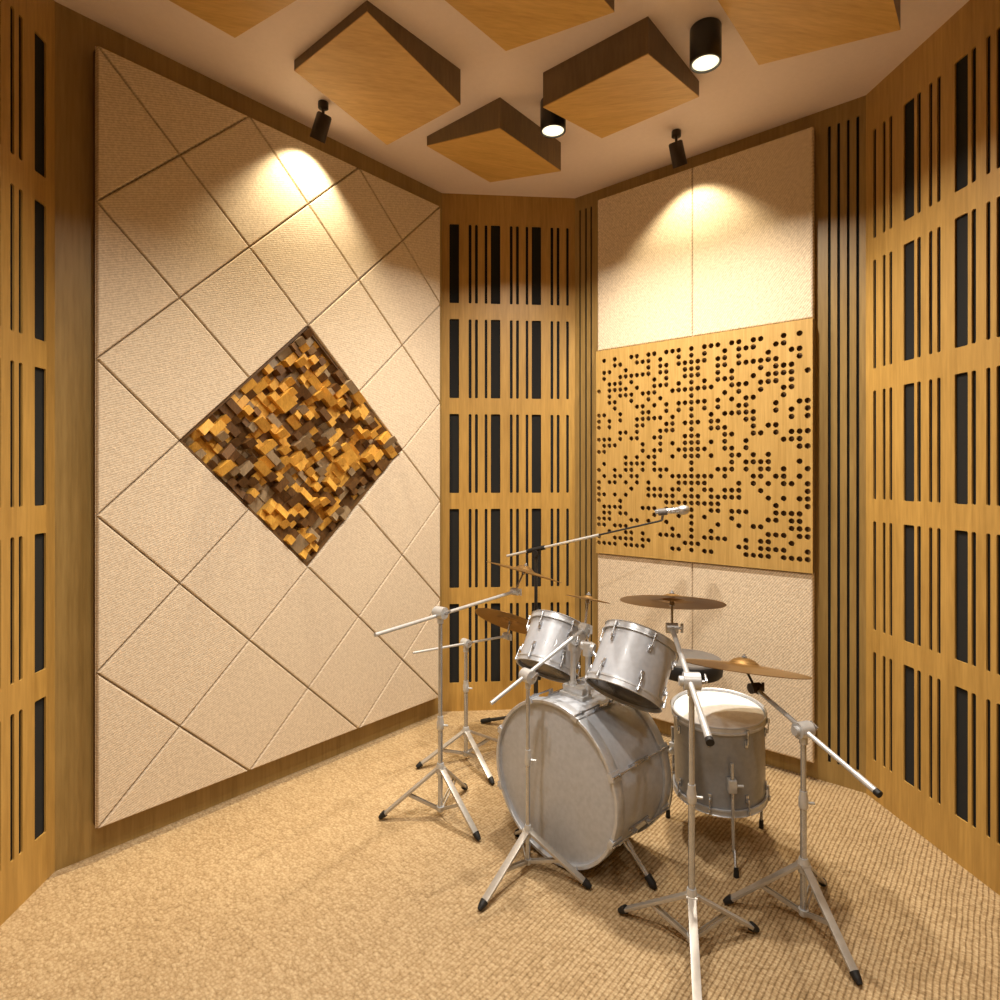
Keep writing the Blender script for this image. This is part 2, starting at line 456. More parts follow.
# ------------------------------------------------------------------ right wall: fabric panels and perforated panel
S0, SM, S1 = .172, .698, 1.227
def fpanel(a, b, z0, z1, label):
    t = wall_thing('fabric_panel', Cc, D, a, z0, label, 'acoustic panel', 'fabric panels on the right wall')
    W, Hh = b-a, z1-z0
    bm = bmesh.new(); pad(bm, [(.0005, .0005), (W-.0005, .0005), (W-.0005, Hh-.0005), (.0005, Hh-.0005)], [(.0002, -.036), (.0018, -.043), (.005, -.046), (.009, -.047)], -.0226)
    obj('fabric_cover', bm, M['fabric2'], t, local=True, smooth=0)
    bm = bmesh.new(); box(bm, (.003, -.0224, .003), (W-.003, -.0004, Hh-.003)); obj('backing_board', bm, M['dark_wood'], t, local=True, smooth=0)
fpanel(S0, SM, 1.969, 2.785, 'tall beige fabric panel above the perforated board, left of the seam')
fpanel(SM, S1, 1.969, 2.785, 'tall beige fabric panel above the perforated board, right of the seam')
fpanel(S0, SM, .080, .886, 'beige fabric panel below the perforated board, left half behind the toms')
fpanel(SM, S1, .080, .886, 'beige fabric panel below the perforated board, right half beside the grooved strip')
PERF = {0: range(31), 1: [2,3,4,6,8,11,13,14,15,16,19,20,22,23,29], 2: [0,1,2,5,6,8,9,15,19,20,21,23,25,28,30],
 3: [0,6,10,11,12,14,16,19,21,22,23,24,27,28,30], 4: [0,2,3,4,5,8,9,11,12,18,22,23,24,26,28],
 5: [1,2,3,5,7,10,12,13,14,15,18,19,21,22,28], 6: [0,4,5,6,8,10,13,15,16,17,18,21,22,24,25],
 7: [0,1,2,3,6,7,9,10,16,20,21,22,24,26,29], 8: [1,3,6,8,9,10,11,14,15,17,18,24,28,29,30],
 9: [0,1,3,5,8,10,11,12,13,16,17,19,20,26,30], 10: [0,3,4,6,7,13,17,18,19,21,26,28,29,30],
 11: [2,3,5,6,12,16,17,18,20,22,25,27,28,29,30], 12: [1,3,4,5,6,9,10,12,13,19,23,24,25,27,29],
 13: [0,1,4,5,7,8,14,18,19,20,22,24,27,29,30], 14: [2,4,5,6,7,10,11,13,14,20,24,25,26,28,30],
 15: [0,2,3,9,13,14,15,17,19,22,24,25,26,27,30], 16: [5,9,10,11,13,15,18,20,21,22,23,26,27,29,30]}
pp = wall_thing('perforated_panel', Cc, D, S0, .888, 'square maple panel drilled with a symmetrical pattern of round dark holes', 'acoustic panel')
W, Hh = S1-S0, 1.079
holes = []
for c, rows in PERF.items():
    for sgn in ((1,) if c == 0 else (1, -1)):
        for r_ in rows:
            x = .5265+sgn*c*.03185; z = (1.911-.888)-r_*.03222
            holes.append([(x+.0122*math.cos(2*PI*k/16), z+.0122*math.sin(2*PI*k/16)) for k in range(16)])
board('drilled_board', [(0, 0), (W, 0), (W, Hh), (0, Hh)], holes, .010, -.058, M['perf_wood'], pp)
bm = bmesh.new()
for lo, hi in (((0, -.0478, 0), (.018, -.0005, Hh)), ((W-.018, -.0478, 0), (W, -.0005, Hh)), ((.018, -.0478, 0), (W-.018, -.0005, .018)), ((.018, -.0478, Hh-.018), (W-.018, -.0005, Hh))):
    box(bm, lo, hi)
obj('edge_frame', bm, M['shaded_side_wood'], pp, local=True, smooth=0)
bm = bmesh.new(); box(bm, (.0185, -.036, .0185), (W-.0185, -.001, Hh-.0185)); obj('felt_filling', bm, M['dark_wood'], pp, local=True, smooth=0)

# ------------------------------------------------------------------ wooden wedge boxes on the ceiling
def cloud(T, tT, tR, tF, tL, label, a=.44):
    """T: corner nearest the viewer; R = T + a*u, L = T - a*v"""
    t = empty('ceiling_box', (T[0], T[1], H), label, 'ceiling box', 'wooden wedge boxes on the ceiling')
    T = Vector(T); cs = [T, T+u*a, T+u*a-v*a, T-v*a]; ths = [tT, tR, tF, tL]
    bm = bmesh.new()
    up = [bm.verts.new((p.x, p.y, H-.0005)) for p in cs]; dn = [bm.verts.new((p.x, p.y, H-k+.004)) for p, k in zip(cs, ths)]
    bm.faces.new(up); bm.faces.new(dn)
    for k in range(4): bm.faces.new((up[k], up[(k+1) % 4], dn[(k+1) % 4], dn[k]))
    obj('side_panels', bm, M['shaded_side_wood'], t, smooth=0)
    bm = bmesh.new()
    up = [bm.verts.new((p.x, p.y, H-k+.0038)) for p, k in zip(cs, ths)]; dn = [bm.verts.new((p.x, p.y, H-k)) for p, k in zip(cs, ths)]
    bm.faces.new(up); bm.faces.new(dn)
    for k in range(4): bm.faces.new((up[k], up[(k+1) % 4], dn[(k+1) % 4], dn[k]))
    obj('face_panel', bm, M['box_wood'], t, smooth=0)
cloud((-.436, 1.966), .040, .136, .134, .040, 'tilted wooden ceiling box left of centre, nearest the left spotlight')
cloud((0, 2.470), .130, .135, .048, .046, 'wooden ceiling box farthest back, beside the rear round downlight')
cloud((.502, 2.035), .129, .062, .066, .135, 'wooden ceiling box right of centre, between the two round downlights')
cloud((.072, 1.535), .118, .114, .034, .037, 'wooden ceiling box cut by the top edge of the photo at centre')
cloud((1.010, 1.604), .118, .118, .037, .045, 'wooden ceiling box at top right, next to the front round downlight')
cloud((-.867, 1.458), .118, .122, .043, .041, 'wooden ceiling box cut off in the upper left corner')

# ------------------------------------------------------------------ round surface downlights
def downlight(x, y, label, power=DOWN_POWER):
    t = empty('ceiling_downlight', (x, y, H), label, 'ceiling lamp', 'round black ceiling downlights')
    bm = bmesh.new()
    lathe(bm, (x, y, H-.001), (0, 0, -1), [(0, 0), (.052, 0), (.053, .003), (.053, .122), (.051, .124), (.046, .124), (.045, .112), (0, .112)], 48)
    obj('housing', bm, M['black'], t, smooth=35)
    bm = bmesh.new(); lathe(bm, (x, y, H-.1135), (0, 0, -1), [(0, 0), (.0445, 0), (.0445, .006), (.03, .009), (0, .010)], 40)
    obj('lit_lens', bm, M['lamp'], t)
    ld = bpy.data.lights.new('downlight_lamp', 'AREA'); ld.shape = 'DISK'; ld.size = .085; ld.energy = power; ld.color = WARM
    ld.spread = math.radians(135)
    lo = bpy.data.objects.new('downlight_lamp', ld); COL.objects.link(lo); lo.parent = t; lo.location = (0, 0, -.127)
downlight(.221, 2.50, 'small black round ceiling downlight beside the farthest wooden box')
downlight(.716, 2.09, 'larger looking black round ceiling downlight near the top right box')
for x, y, k in ((-.30, 1.30, 1.5), (-.75, .75, .9), (-.25, -.1, .9), (.85, -.1, .9)):  # unseen lamps added for fill and key light
    downlight(x, y, 'added black round ceiling downlight, unseen fill above the viewer', FILL_POWER*k)

# ------------------------------------------------------------------ wall washer spotlights
def spotlight(x, y, aim, label, power=SPOT_POWER, ang=108):
    t = empty('ceiling_spotlight', (x, y, H), label, 'spotlight', 'dark tilting ceiling spotlights')
    bm = bmesh.new(); lathe(bm, (x, y, H-.001), (0, 0, -1), [(0, 0), (.020, 0), (.021, .002), (.021, .024), (.018, .026), (0, .026)], 28)
    obj('ceiling_mount', bm, M['dark_metal'], t)
    bm = bmesh.new(); rod(bm, (x, y, H-.026), (x, y, H-.062), .006); lathe(bm, (x, y, H-.064), (0, 0, -1), [(0, -.009), (.006, -.006), (.009, 0), (.006, .006), (0, .009)], 16)
    obj('stem', bm, M['dark_metal'], t)
    d = (Vector(aim)-Vector((x, y, H-.12))).normalized()
    c = Vector((x, y, H-.072))-d*.022
    bm = bmesh.new(); lathe(bm, c, d, [(0, 0), (.026, 0), (.031, .006), (.032, .08), (.033, .104), (.030, .104), (.028, .092), (0, .092)], 32)
    obj('lamp_head', bm, M['dark_metal'], t)
    bm = bmesh.new(); lathe(bm, c+d*.093, d, [(0, 0), (.027, 0), (.027, .003), (0, .005)], 28)
    obj('lit_lens', bm, M['lamp'], t)
    ld = bpy.data.lights.new('spot_lamp', 'SPOT'); ld.energy = power; ld.color = (1.0, .84, .56)
    ld.spot_size = math.radians(ang); ld.spot_blend = .5; ld.shadow_soft_size = .022
    ld.use_nodes = True; nt = ld.node_tree                      # soft reflector: gentler falloff along the wall
    fo = nt.nodes.new('ShaderNodeLightFalloff'); fo.inputs['Strength'].default_value = 1.0
    em = [n for n in nt.nodes if n.type == 'EMISSION'][0]; nt.links.new(fo.outputs['Linear'], em.inputs['Strength'])
    lo = bpy.data.objects.new('spot_lamp', ld); COL.objects.link(lo); lo.parent = t
    lo.location = c+d*.108-t.location; lo.rotation_mode = 'QUATERNION'; lo.rotation_quaternion = d.to_track_quat('-Z', 'Y')
spotlight(-.738, 2.505, (-.905, 2.650, 2.40), 'dark spotlight on the ceiling above the diamond padded panel', SPOT_POWER*1.75)
spotlight(.797, 2.713, (.960, 2.900, 2.31), 'dark spotlight on the ceiling above the seam of the right fabric panels')

# ------------------------------------------------------------------ drums
def rr(c, x, y, r, t): return c+(x*math.cos(t)+y*math.sin(t))*r
def drum_parts(t, c, a, R, L, nlug, phase, top_mat, bottom_mat, wrap='shell'):
    """shell, hoops, heads and lugs of a tom; c bottom centre, a axis to the top"""
    c = Vector(c); x, y, a = basis(a)
    Rs = R-.007
    bm = bmesh.new(); lathe(bm, c, a, [(Rs, .010), (Rs, L-.010), (Rs-.006, L-.006), (Rs-.006, .006)], 72, closed=True)
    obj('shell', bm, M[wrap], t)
    for h0, d, nm, mt in ((L, 1, 'batter_head', top_mat), (0, -1, 'resonant_head', bottom_mat)):
        bm = bmesh.new(); ch = c+a*h0
        lathe(bm, ch, a*d, [(0, -.002), (Rs-.008, -.002), (Rs-.002, -.004), (Rs+.001, -.010), (Rs-.003, -.011), (Rs-.01, -.006), (0, -.005)], 64)
        obj(nm, bm, mt, t)
        bm = bmesh.new()
        lathe(bm, ch, a*d, [(Rs+.0015, -.018), (R+.001, -.018), (R+.001, -.012), (R-.0015, -.010), (R-.0015, .003), (R+.0015, .005), (R-.001, .007), (Rs+.002, .005), (Rs+.0015, -.010)], 72, closed=True)
        h = obj('hoop', bm, M['hoop'], t)
        for k in range(nlug):
            bm = bmesh.new()
            th = phase+2*PI*k/nlug
            p = rr(ch, x, y, R+.0045, th)
            rod(bm, p+a*d*-.014, p+a*d*-.045, .0022, seg=8)
            rod(bm, p+a*d*-.002, p+a*d*-.017, .0052, seg=8)
            obj('tension_rod', bm, M['chrome'], h)
    # lugs: one by each end of each rod
    for k in range(nlug):
        th = phase+2*PI*k/nlug
        nrm = (x*math.cos(th)+y*math.sin(th)); s = a.cross(nrm)
        for h0, d in ((L, 1), (0, -1)):
            bm = bmesh.new()
            p = c+a*(h0-d*.052)+nrm*(Rs-.0005)
            m = Matrix(((s.x, nrm.x, a.x, p.x), (s.y, nrm.y, a.y, p.y), (s.z, nrm.z, a.z, p.z), (0, 0, 0, 1)))
            box(bm, (-.006, 0, -.014), (.006, .006, .014), 0, .002, m)
            box(bm, (-.004, .005, -.002 if d > 0 else -.012), (.004, .0125, .012 if d > 0 else .002), 0, .0015, m)
            obj('lug', bm, M['chrome'], t)
# --- bass drum
bc = Vector((.1714, 2.0148, .272)); th = .7655; ba = Vector((math.cos(th), math.sin(th), 0)); bn = Vector((ba.y, -ba.x, 0)); BR, BL = .27, .3126
bd = empty('bass_drum', (bc.x+ba.x*BL/2, bc.y+ba.y*BL/2, 0), 'large silver bass drum lying on its side, grey front head facing left', 'drum')
Rs = BR-.012
bm = bmesh.new(); lathe(bm, bc, ba, [(Rs, .012), (Rs, BL-.012), (Rs-.008, BL-.012), (Rs-.008, .012)], 96, closed=True); obj('shell', bm, M['shell'], bd)
for h0, d, nm, mt in ((0, -1, 'front_head', M['head']), (BL, 1, 'batter_head', M['white_head'])):
    ch = bc+ba*h0
    bm = bmesh.new(); lathe(bm, ch, ba*d, [(0, -.012), (Rs-.012, -.012), (Rs-.004, -.014), (Rs-.001, -.022), (Rs-.004, -.024), (Rs-.014, -.017), (0, -.016)], 80); obj(nm, bm, mt, bd)
    bm = bmesh.new(); lathe(bm, ch, ba*d, [(Rs+.0005, -.038), (BR-.003, -.038), (BR-.001, -.035), (BR-.001, -.003), (BR-.003, 0), (Rs, 0), (Rs-.002, -.003), (Rs-.002, -.013), (Rs+.0005, -.02)], 96, closed=True)
    obj('hoop', bm, M['hoop'], bd)
zz = Vector((0, 0, 1))
for k in range(8):
    ph = math.radians(22.5+45*k); nr = bn*math.cos(ph)+zz*math.sin(ph); s = ba.cross(nr)
    if k in (5, 6): pass
    for h0, d in ((0, -1), (BL, 1)):
        p = bc+ba*h0+nr*(BR-.001)
        m = Matrix(((s.x, nr.x, ba.x*d, p.x), (s.y, nr.y, ba.y*d, p.y), (s.z, nr.z, ba.z*d, p.z), (0, 0, 0, 1)))
        bm = bmesh.new()
        if k not in (5, 6): box(bm, (-.015, .0, -.040), (.015, .004, .003), 0, .0015, m)
        box(bm, (-.013, -.014, .0005), (.013, .003, .005), 0, .001, m)
        cl = obj('claw_hook', bm, M['hoop'], bd)
        if k not in (5, 6):
            q0 = p+nr*.007+ba*d*.004; bm = bmesh.new(); rod(bm, q0, q0-ba*d*.115, .003, seg=10)
            rod(bm, q0-ba*d*.03, q0-ba*d*.05, .006, .0045, seg=10)
            obj('tension_rod', bm, M['chrome'], cl)
    if k not in (5, 6):
        bm = bmesh.new()
        p = bc+nr*(Rs-.001)
        m = Matrix(((s.x, nr.x, ba.x, p.x), (s.y, nr.y, ba.y, p.y), (s.z, nr.z, ba.z, p.z), (0, 0, 0, 1)))
        box(bm, (-.006, 0, BL/2-.055), (.006, .008, BL/2+.055), 0, .003, m)
        box(bm, (-.0045, .006, BL/2-.048), (.0045, .022, BL/2-.030), 0, .002, m)
        box(bm, (-.0045, .006, BL/2+.030), (.0045, .022, BL/2+.048), 0, .002, m)
        obj('lug', bm, M['chrome'], bd)
# spurs
for sg in (1, -1):
    foot = bc+ba*.137+bn*sg*.315; foot.z = .005
    ph = math.radians(-38); nr = bn*sg*math.cos(ph)+zz*math.sin(ph)
    att = bc+ba*.13+nr*(Rs+.004)
    d = (foot-att).normalized()
    bm = bmesh.new(); rod(bm, att-d*.02, foot-d*.03, .0075, seg=16); rod(bm, att-d*.012, att+d*.03, .012, seg=16)
    sp = obj('spur', bm, M['chrome'], bd)
    bm = bmesh.new(); rod(bm, foot-d*.042, foot-d*.012, .013, .012, 16); rod(bm, foot-d*.012, foot, .012, .006, 16); obj('rubber_foot', bm, M['rubber'], sp)
# tom mount on top of the shell
mp = bc+ba*.130; mp.z = bc.z+Rs
x_, y_ = ba, bn
m = Matrix(((ba.x, bn.x, 0, mp.x), (ba.y, bn.y, 0, mp.y), (0, 0, 1, mp.z), (0, 0, 0, 1)))
bm = bmesh.new(); box(bm, (-.028, -.052, -.006), (.028, .052, .012), 0, .004, m); box(bm, (-.018, -.044, .010), (.018, .044, .036), 0, .004, m)
mt = obj('tom_mount', bm, M['chrome_soft'], bd)
posts = [(at(573, 690, 2.115), .722), (at(588, 690, 2.085), .712)]
tomspec = [((.171, 2.245, .575), (.331, .468, .819), .115, .182), ((.3995, 1.950, .592), (.405, .422, .811), .128, .193)]
for k, (p, zt) in enumerate(posts):
    bm = bmesh.new(); rod(bm, (p.x, p.y, mp.z+.012), (p.x, p.y, zt-.02), .0095, seg=20); rod(bm, (p.x, p.y, mp.z+.03), (p.x, p.y, mp.z+.048), .014, seg=20)
    po = obj('tom_post', bm, M['chrome_soft'], bd)
    tc, ta, tr, tl = tomspec[k]; ta = Vector(ta).normalized(); mid = Vector(tc)+ta*tl*.45
    h = Vector((p.x, p.y, zt-.005)); to = (mid-h)
    to -= ta*to.dot(ta); to.normalize()
    bm = bmesh.new()
    rod(bm, h+Vector((0, 0, -.030)), h+Vector((0, 0, .014)), .0185, seg=20)
    side = Vector((-.8, .6, 0)).normalized()
    rod(bm, h-to*.024, h+to*.024, .0165, seg=20)
    cl = obj('ratchet_clamp', bm, M['chrome_soft'], po)
    bm = bmesh.new(); q1 = h-to*.022; rod(bm, q1, q1-to*.014, .004, seg=10); wv = ta.cross(to).normalized(); bar(bm, q1-to*.016-ta*.014, q1-to*.016+ta*.014, .005, .010)
    obj('wing_bolt', bm, M['chrome'], cl)
    bm = bmesh.new(); surf = mid-to*(tr-.004)
    # aim the arm at the shell surface
    tube(bm, [h+to*.015, h+(surf-h)*.5, surf], .007, 12)
    obj('tom_arm', bm, M['chrome'], po)
# --- rack toms
tt1 = empty('rack_tom', Vector(tomspec[0][0]), 'smaller silver rack tom, left of the two above the bass drum', 'drum', 'rack toms')
drum_parts(tt1, *tomspec[0], 6, .4, M['white_head'], M['clear_head'])
tt2 = empty('rack_tom', Vector(tomspec[1][0]), 'larger silver rack tom, right of the two above the bass drum', 'drum', 'rack toms')
drum_parts(tt2, *tomspec[1], 6, .3, M['white_head'], M['clear_head'])
# --- floor tom
fc = Vector((.790, 2.160, .177)); fa = Vector((-.044, -.072, .996)).normalized(); FR, FL = .16, .2955
ft = empty('floor_tom', (fc.x, fc.y, 0), 'silver floor tom with white head standing on three legs behind the right stands', 'drum')
drum_parts(ft, fc, fa, FR, FL, 8, .25, M['white_head'], M['clear_head'], 'shell_dark_shaded')
for gx, gy in ((.766, 1.945), (.965, 2.216), (.640, 2.285)):
    g = Vector((gx, gy, 0)); dr = (g-Vector((fc.x, fc.y, 0))).normalized()
    top = fc+fa*.15+dr*(FR+.014)
    kne = fc+fa*.00+dr*(FR+.014)
    bm = bmesh.new(); tube(bm, [top+fa*.03, kne, Vector((kne.x+dr.x*.012, kne.y+dr.y*.012, .07)), Vector((g.x, g.y, .03))], .0055, 12)
    lg = obj('leg', bm, M['chrome'], ft)
    bm = bmesh.new(); rod(bm, (g.x, g.y, .030), (g.x, g.y, .001), .0075, .009, 14); obj('rubber_foot', bm, M['rubber'], lg)
    bm = bmesh.new(); p = fc+fa*.10+dr*(FR-.006); s = fa.cross(dr)
    m = Matrix(((s.x, dr.x, fa.x, p.x), (s.y, dr.y, fa.y, p.y), (s.z, dr.z, fa.z, p.z), (0, 0, 0, 1)))
    box(bm, (-.014, 0, -.022), (.014, .030, .022), 0, .004, m); rod(bm, p+s*.01+dr*.02, p+s*.036+dr*.02, .005, seg=10)
    obj('leg_bracket', bm, M['chrome_soft'], ft)

# ------------------------------------------------------------------ drum throne
tx, ty = .835, 2.66
th_ = empty('drum_throne', (tx, ty, 0), 'round drum throne with grey top and black side behind the floor tom', 'stool')
bm = bmesh.new(); lathe(bm, (tx, ty, .425), (0, 0, 1), [(0, 0), (.135, 0), (.143, .008), (.145, .03), (.145, .055), (.141, .062)], 56); obj('seat_side', bm, M['rubber'], th_)
bm = bmesh.new(); lathe(bm, (tx, ty, .425), (0, 0, 1), [(.1405, .0625), (.138, .070), (.12, .075), (0, .078), (0, .0625)], 56); obj('seat_top', bm, M['grey_vinyl'], th_)
bm = bmesh.new(); rod(bm, (tx, ty, .424), (tx, ty, .10), .014); rod(bm, (tx, ty, .424), (tx, ty, .37), .03, .02); obj('post', bm, M['black'], th_)
for k in range(3):
    a_ = math.radians(200+120*k); g = Vector((tx+.17*math.cos(a_), ty+.17*math.sin(a_), .012))
    bm = bmesh.new(); bar(bm, (tx+.016*math.cos(a_), ty+.016*math.sin(a_), .22), g, .014, .006); lg = obj('leg', bm, M['black'], th_)
    bm = bmesh.new(); rod(bm, g+Vector((0, 0, .014)), g-Vector((0, 0, .011)), .013, .014); obj('rubber_foot', bm, M['rubber'], lg)

# ------------------------------------------------------------------ boom stands and cymbals
def cymbal(c, nrm, R, label, hgt=None):
    c = Vector(c); nrm = Vector(nrm).normalized()
    o = empty('cymbal', c, label, 'cymbal', 'bronze cymbals of the drum kit')
    h = R*.055; bR = R*.24; bh = R*.11
    up = [(.0045, h+bh), (bR*.35, h+bh*.97), (bR*.7, h+bh*.70), (bR*.93, h+bh*.28), (bR*1.06, h+bh*.06), (R*.5, h*.80), (R*.8, h*.34), (R, 0)]
    dn = [(r_, z_-.0018) for r_, z_ in reversed(up)]
    bm = bmesh.new(); lathe(bm, c, nrm, up+dn, 72, closed=True); obj('plate', bm, M['bronze'], o)
    bm = bmesh.new(); lathe(bm, c, nrm, [(0, h+bh+.006), (.006, h+bh+.006), (.008, h+bh+.004), (.009, h+bh+.001), (0, h+bh+.001)], 18); obj('felt_washer', bm, M['grey_vinyl'], o)
    bm = bmesh.new(); lathe(bm, c, nrm, [(0, h+bh+.012), (.003, h+bh+.012), (.004, h+bh+.007), (0, h+bh+.0065)], 14); obj('wing_nut', bm, M['chrome'], o)
    return o
def stand(base, pz, feet, hub, lock, front, rear, rod_top, label, tube_r=.0095, boom_r=.0075, mat='chrome', clamp_mat='chrome_soft', cap=None, tilt=.045, leg_w=.023, clamp_r=.021):
    """three legged boom stand; base (x,y), pivot height pz, feet world xy, boom ends"""
    bx, by = base; t = empty('cymbal_boom_stand', (bx, by, 0), label, 'cymbal stand', 'chrome boom stands')
    mt = M[mat]; P = Vector((bx, by, pz)); front = Vector(front); rear = Vector(rear)
    bm = bmesh.new(); rod(bm, (bx, by, .022), (bx, by, lock), tube_r, seg=20); obj('lower_tube', bm, mt, t)
    bm = bmesh.new(); rod(bm, (bx, by, lock), (bx, by, pz-.01), tube_r*.86, seg=20); obj('upper_tube', bm, mt, t)
    bm = bmesh.new(); lathe(bm, (bx, by, lock-.028), (0, 0, 1), [(0, 0), (tube_r*1.3, 0), (tube_r*1.45, .004), (tube_r*1.45, .028), (tube_r*1.2, .036), (tube_r*1.15, .05), (0, .05)], 20)
    rod(bm, (bx, by, lock-.012), (bx+tube_r+.02, by-.006, lock-.012), .004, seg=10)
    obj('height_clamp', bm, M['chrome_soft'], t)
    bm = bmesh.new(); lathe(bm, (bx, by, hub-.02), (0, 0, 1), [(0, 0), (tube_r*1.5, 0), (tube_r*1.7, .006), (tube_r*1.7, .03), (tube_r*1.3, .042), (0, .042)], 20); obj('leg_hub', bm, M['chrome_soft'], t)
    bm = bmesh.new(); lathe(bm, (bx, by, .020), (0, 0, 1), [(0, 0), (tube_r*1.3, 0), (tube_r*1.5, .004), (tube_r*1.5, .018), (0, .018)], 20); obj('tube_end', bm, M['chrome_soft'], t)
    for fx, fy in feet:
        g = Vector((fx, fy, .010)); d = (Vector((fx, fy, 0))-Vector((bx, by, 0))).normalized()
        top = Vector((bx, by, hub))+d*tube_r*1.3
        dd = (g-top).normalized(); s = dd.cross(Vector((0, 0, 1))).normalized()
        bm = bmesh.new()
        bar(bm, top-dd*.004, g-dd*.02, leg_w, .009, bev=.0015)
        rod(bm, top-s*leg_w*.62, top+s*leg_w*.62, .006, seg=10)
        lg = obj('leg', bm, M['leg_chrome'], t)
        bm = bmesh.new(); rod(bm, g-dd*.024, g-dd*.008, .0125, .0105, 14); rod(bm, g-dd*.008, g+dd*.003, .0105, .007, 14); obj('rubber_foot', bm, M['rubber'], lg)
        q0 = Vector((bx, by, .032))+d*tube_r*1.2; q1 = top+(g-top)*.52
        bm = bmesh.new()
        for sg in (-1, 1): bar(bm, q0+s*sg*.006, q1+s*sg*.006, .0035, .010, bev=.0007)
        obj('brace', bm, M['leg_chrome'], t)
    # boom
    bdir = (front-rear).normalized(); off = Vector((0, 0, 0))
    s = bdir.cross(Vector((0, 0, 1))).normalized()
    bm = bmesh.new(); rod(bm, P-s*.022, P+s*.022, clamp_r, seg=24); rod(bm, P-Vector((0, 0, .04)), P, tube_r*1.25, seg=20)
    rod(bm, P-s*.022, P-s*.034, clamp_r*.55, seg=20)
    cl = obj('boom_clamp', bm, M['chrome_soft'], t)
    bm = bmesh.new(); q = P+s*.022; rod(bm, q, q+s*.014, .004, seg=10); bar(bm, q+s*.016-bdir*.014+Vector((0, 0, .006)), q+s*.016+bdir*.014+Vector((0, 0, .010)), .005, .010); obj('wing_bolt', bm, M['chrome'], cl)
    bm = bmesh.new(); rod(bm, rear, front, boom_r, seg=18); bo = obj('boom_arm', bm, M['chrome_soft'], t)
    if cap:
        bm = bmesh.new(); rod(bm, rear-bdir*.003, rear+bdir*.010, boom_r*1.35, seg=18); obj('end_cap', bm, M['rubber'], bo)
        bm = bmesh.new(); rod(bm, rear+bdir*.011, rear+bdir*cap, boom_r*1.2, seg=18); obj('counter_sleeve', bm, M['chrome_soft'], bo)
    # cymbal tilter at the front end
    bm = bmesh.new(); f = front; rod(bm, f-s*.018, f+s*.018, .0165, seg=20); rod(bm, f-bdir*.02, f+bdir*.006, .011, seg=16)
    rod(bm, f+s*.018, f+s*.03, .004, seg=8); bar(bm, f+s*.031-Vector((0, 0, .015)), f+s*.031+Vector((0, 0, .015)), .005, .009, up=(1, 0, 0))
    ti = obj('tilter', bm, M[clamp_mat if clamp_mat != 'chrome_soft' else 'chrome_soft'], t)
    if rod_top is not None:
        bm = bmesh.new(); rt = Vector(rod_top); dd = (rt-f).normalized(); rod(bm, f, rt, .0042, seg=10)
        L_ = (rt-f).length; rod(bm, f+dd*(L_-.016), f+dd*(L_-.002), .009, .007, 12)
        obj('cymbal_rod', bm, M['dark_metal'] if clamp_mat != 'chrome_soft' else M['chrome'], ti)
    return t
def under(c, n, R, k=0.0):     # point just beneath the cymbal's bell
    n = Vector(n).normalized(); return Vector(c)+n*(R*.055-.004)
# A: front left stand with thin crash
nA = (.27, .15, .95); cA = at(524, 572, 2.80); RA = .182
stand((-.228, 2.294), .777, ((-.453, 2.267), (-.075, 2.131), (-.140, 2.480)), .182, .36, at(515, 591.5, 2.74), at(375, 635, 2.02), under(cA, nA, RA), 'chrome boom stand at far left holding a thin cymbal before the slotted wall', boom_r=.0070, clamp_r=.023)
cymbal(cA, nA, RA, 'thin upper left cymbal seen edge on before the slotted back wall')
# B: stand behind it, bronze cymbal beside the left tom
nB = (.30, .42, .86); cB = at(510, 622, 2.90); RB = .178
stand((-.156, 2.75), .535, ((-.368, 2.66), (-.030, 2.52), (.045, 2.88)), .130, .34, at(507, 636, 2.88), at(413, 653, 2.58), under(cB, nB, RB), 'low chrome boom stand at the rear, between the far left stand and slotted wall', boom_r=.0055, clamp_r=.018)
cymbal(cB, nB, RB, 'dark bronze cymbal left of the smaller rack tom, partly hidden by it')
# D: stand before the bass drum, splash between the toms
nD = (.19, .19, .96); cD = at(588, 599, 2.16); RD = .079
stand((.092, 1.98), .640, ((-.060, 1.789), (.283, 1.884), (.080, 1.70)) if False else ((-.060, 1.789), (.283, 1.884), (.060, 2.165)),   .128, .375, at(585, 628, 2.13), at(491, 703.5, 1.90), under(cD, nD, RD), 'chrome boom stand in front of the grey bass drum head', boom_r=.0065, tube_r=.0072, clamp_r=.022)
cymbal(cD, nD, RD, 'tiny thin splash cymbal above and between the two rack toms')
# E: front right stand, tall crash over the larger tom
nE = (.085, .305, .94); cE = at(672, 602.5, 1.95); RE = .166
stand((.527, 1.65), .736, ((.356, 1.781), (.731, 1.707), (.468, 1.415)), .145, .43, at(672, 628, 1.92), at(710, 742, 1.41), under(cE, nE, RE), 'nearest chrome boom stand, its front foot at the bottom edge of the photo', tube_r=.0090, boom_r=.0075, cap=.09, clamp_r=.024)
cymbal(cE, nE, RE, 'bronze cymbal seen from below, highest above the larger rack tom')
# F: right stand, wide ride above the floor tom
nF = (.11, .19, .97); cF = at(744, 668, 1.97); RF = .199
stand((.885, 1.75), .560, ((.682, 1.818), (.914, 1.526), (1.025, 1.898)), .165, .36, at(755, 688, 1.94), at(879, 794, 1.51), under(cF, nF, RF), 'chrome boom stand farthest right, its arm pointing at the right wall', tube_r=.0092, boom_r=.0070, clamp_mat='dark_metal', cap=.07, clamp_r=.023)
cymbal(cF, nF, RF, 'wide golden ride cymbal above the white headed floor tom')

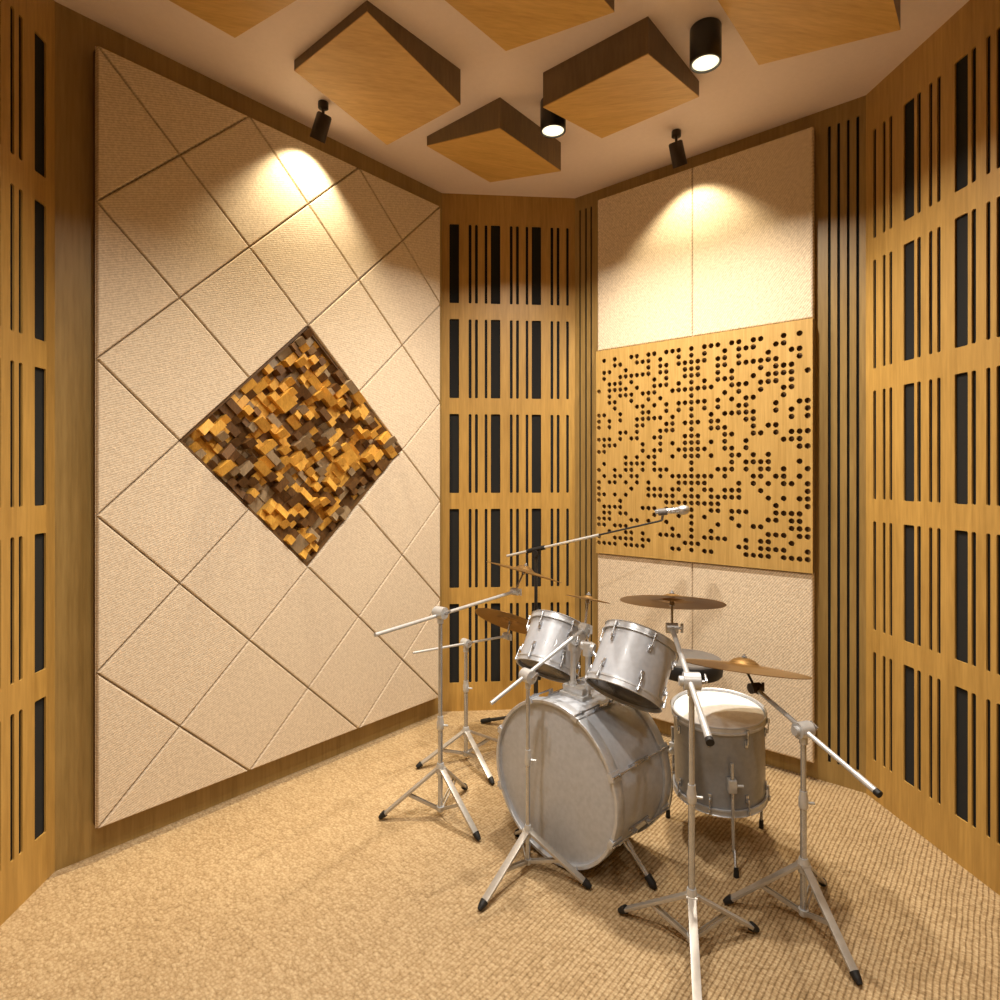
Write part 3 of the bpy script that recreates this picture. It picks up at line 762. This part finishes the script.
# ------------------------------------------------------------------ microphone boom stand at the back
bx, by = .208, 3.09
P = Vector((bx, by, .905))
ms = empty('microphone_stand', (bx, by, 0), 'black microphone boom stand behind the toms with a pale telescopic arm', 'microphone stand')
tip = at(662, 520.5, 2.78); rear = at(507, 556, 3.12); dr = (tip-rear).normalized()
P = rear+dr*((P-rear).dot(dr)); bx, by = P.x, P.y; ms.location = (bx, by, 0)
bm = bmesh.new(); rod(bm, (bx, by, .05), (bx, by, .52), .0115); rod(bm, (bx, by, .52), (bx, by, P.z-.01), .0085); obj('pole', bm, M['black'], ms)
bm = bmesh.new(); rod(bm, (bx, by, .50), (bx, by, .56), .017); obj('height_clutch', bm, M['rubber'], ms)
bm = bmesh.new(); rod(bm, (bx, by, .045), (bx, by, .12), .022); hb = obj('leg_hub', bm, M['rubber'], ms)
for dx, dy in ((-.27, .10), (.17, .03), (-.03, -.27)):
    g = Vector((bx+dx, by+dy, .014)); bm = bmesh.new(); rod(bm, (bx+dx*.06, by+dy*.06, .09), g, .0085, seg=14); lg = obj('leg', bm, M['black'], ms)
    d_ = (g-Vector((bx, by, .09))).normalized(); bm = bmesh.new(); rod(bm, g-d_*.04, g+d_*.012, .0125, .011, 14); obj('rubber_foot', bm, M['rubber'], lg)
L_ = (tip-rear).length
bm = bmesh.new(); rod(bm, rear, rear+dr*L_*.62, .0068); ar = obj('boom_arm', bm, M['chrome_soft'], ms)
bm = bmesh.new(); rod(bm, rear+dr*(L_*.62), tip, .0045); obj('arm_extension', bm, M['black'], ar)
bm = bmesh.new(); rod(bm, P-dr*.05, P+dr*.05, .0115); s = dr.cross(Vector((0, 0, 1))).normalized(); rod(bm, P-s*.012-Vector((0, 0, .02)), P+s*.016-Vector((0, 0, .02)), .017); rod(bm, P-Vector((0, 0, .05)), P, .010)
obj('boom_clamp', bm, M['rubber'], ms)
mk = empty('microphone', at(662, 513, 2.78), 'silver handheld microphone at the end of the boom before the drilled panel', 'microphone')
md = (at(688, 509.5, 2.74)-at(655, 512, 2.79)).normalized(); m0 = at(655, 512, 2.79)
bm = bmesh.new(); lathe(bm, m0, md, [(0, 0), (.0095, 0), (.011, .004), (.0125, .05), (.0155, .098), (.018, .108), (0, .108)], 24); obj('handle', bm, M['chrome'], mk)
bm = bmesh.new(); lathe(bm, m0, md, [(0, .1085), (.0195, .1085), (.0215, .114), (.0225, .128), (.0195, .143), (.012, .153), (0, .156)], 28); obj('grille', bm, M['grille'], mk)
bm = bmesh.new(); mc = m0+md*.035; rod(bm, mc-md*.02-Vector((0, 0, .002)), mc+md*.02-Vector((0, 0, .002)), .0165, seg=18); rod(bm, tip, mc-Vector((0, 0, .012)), .006); obj('microphone_clip', bm, M['grey_vinyl'], ms)
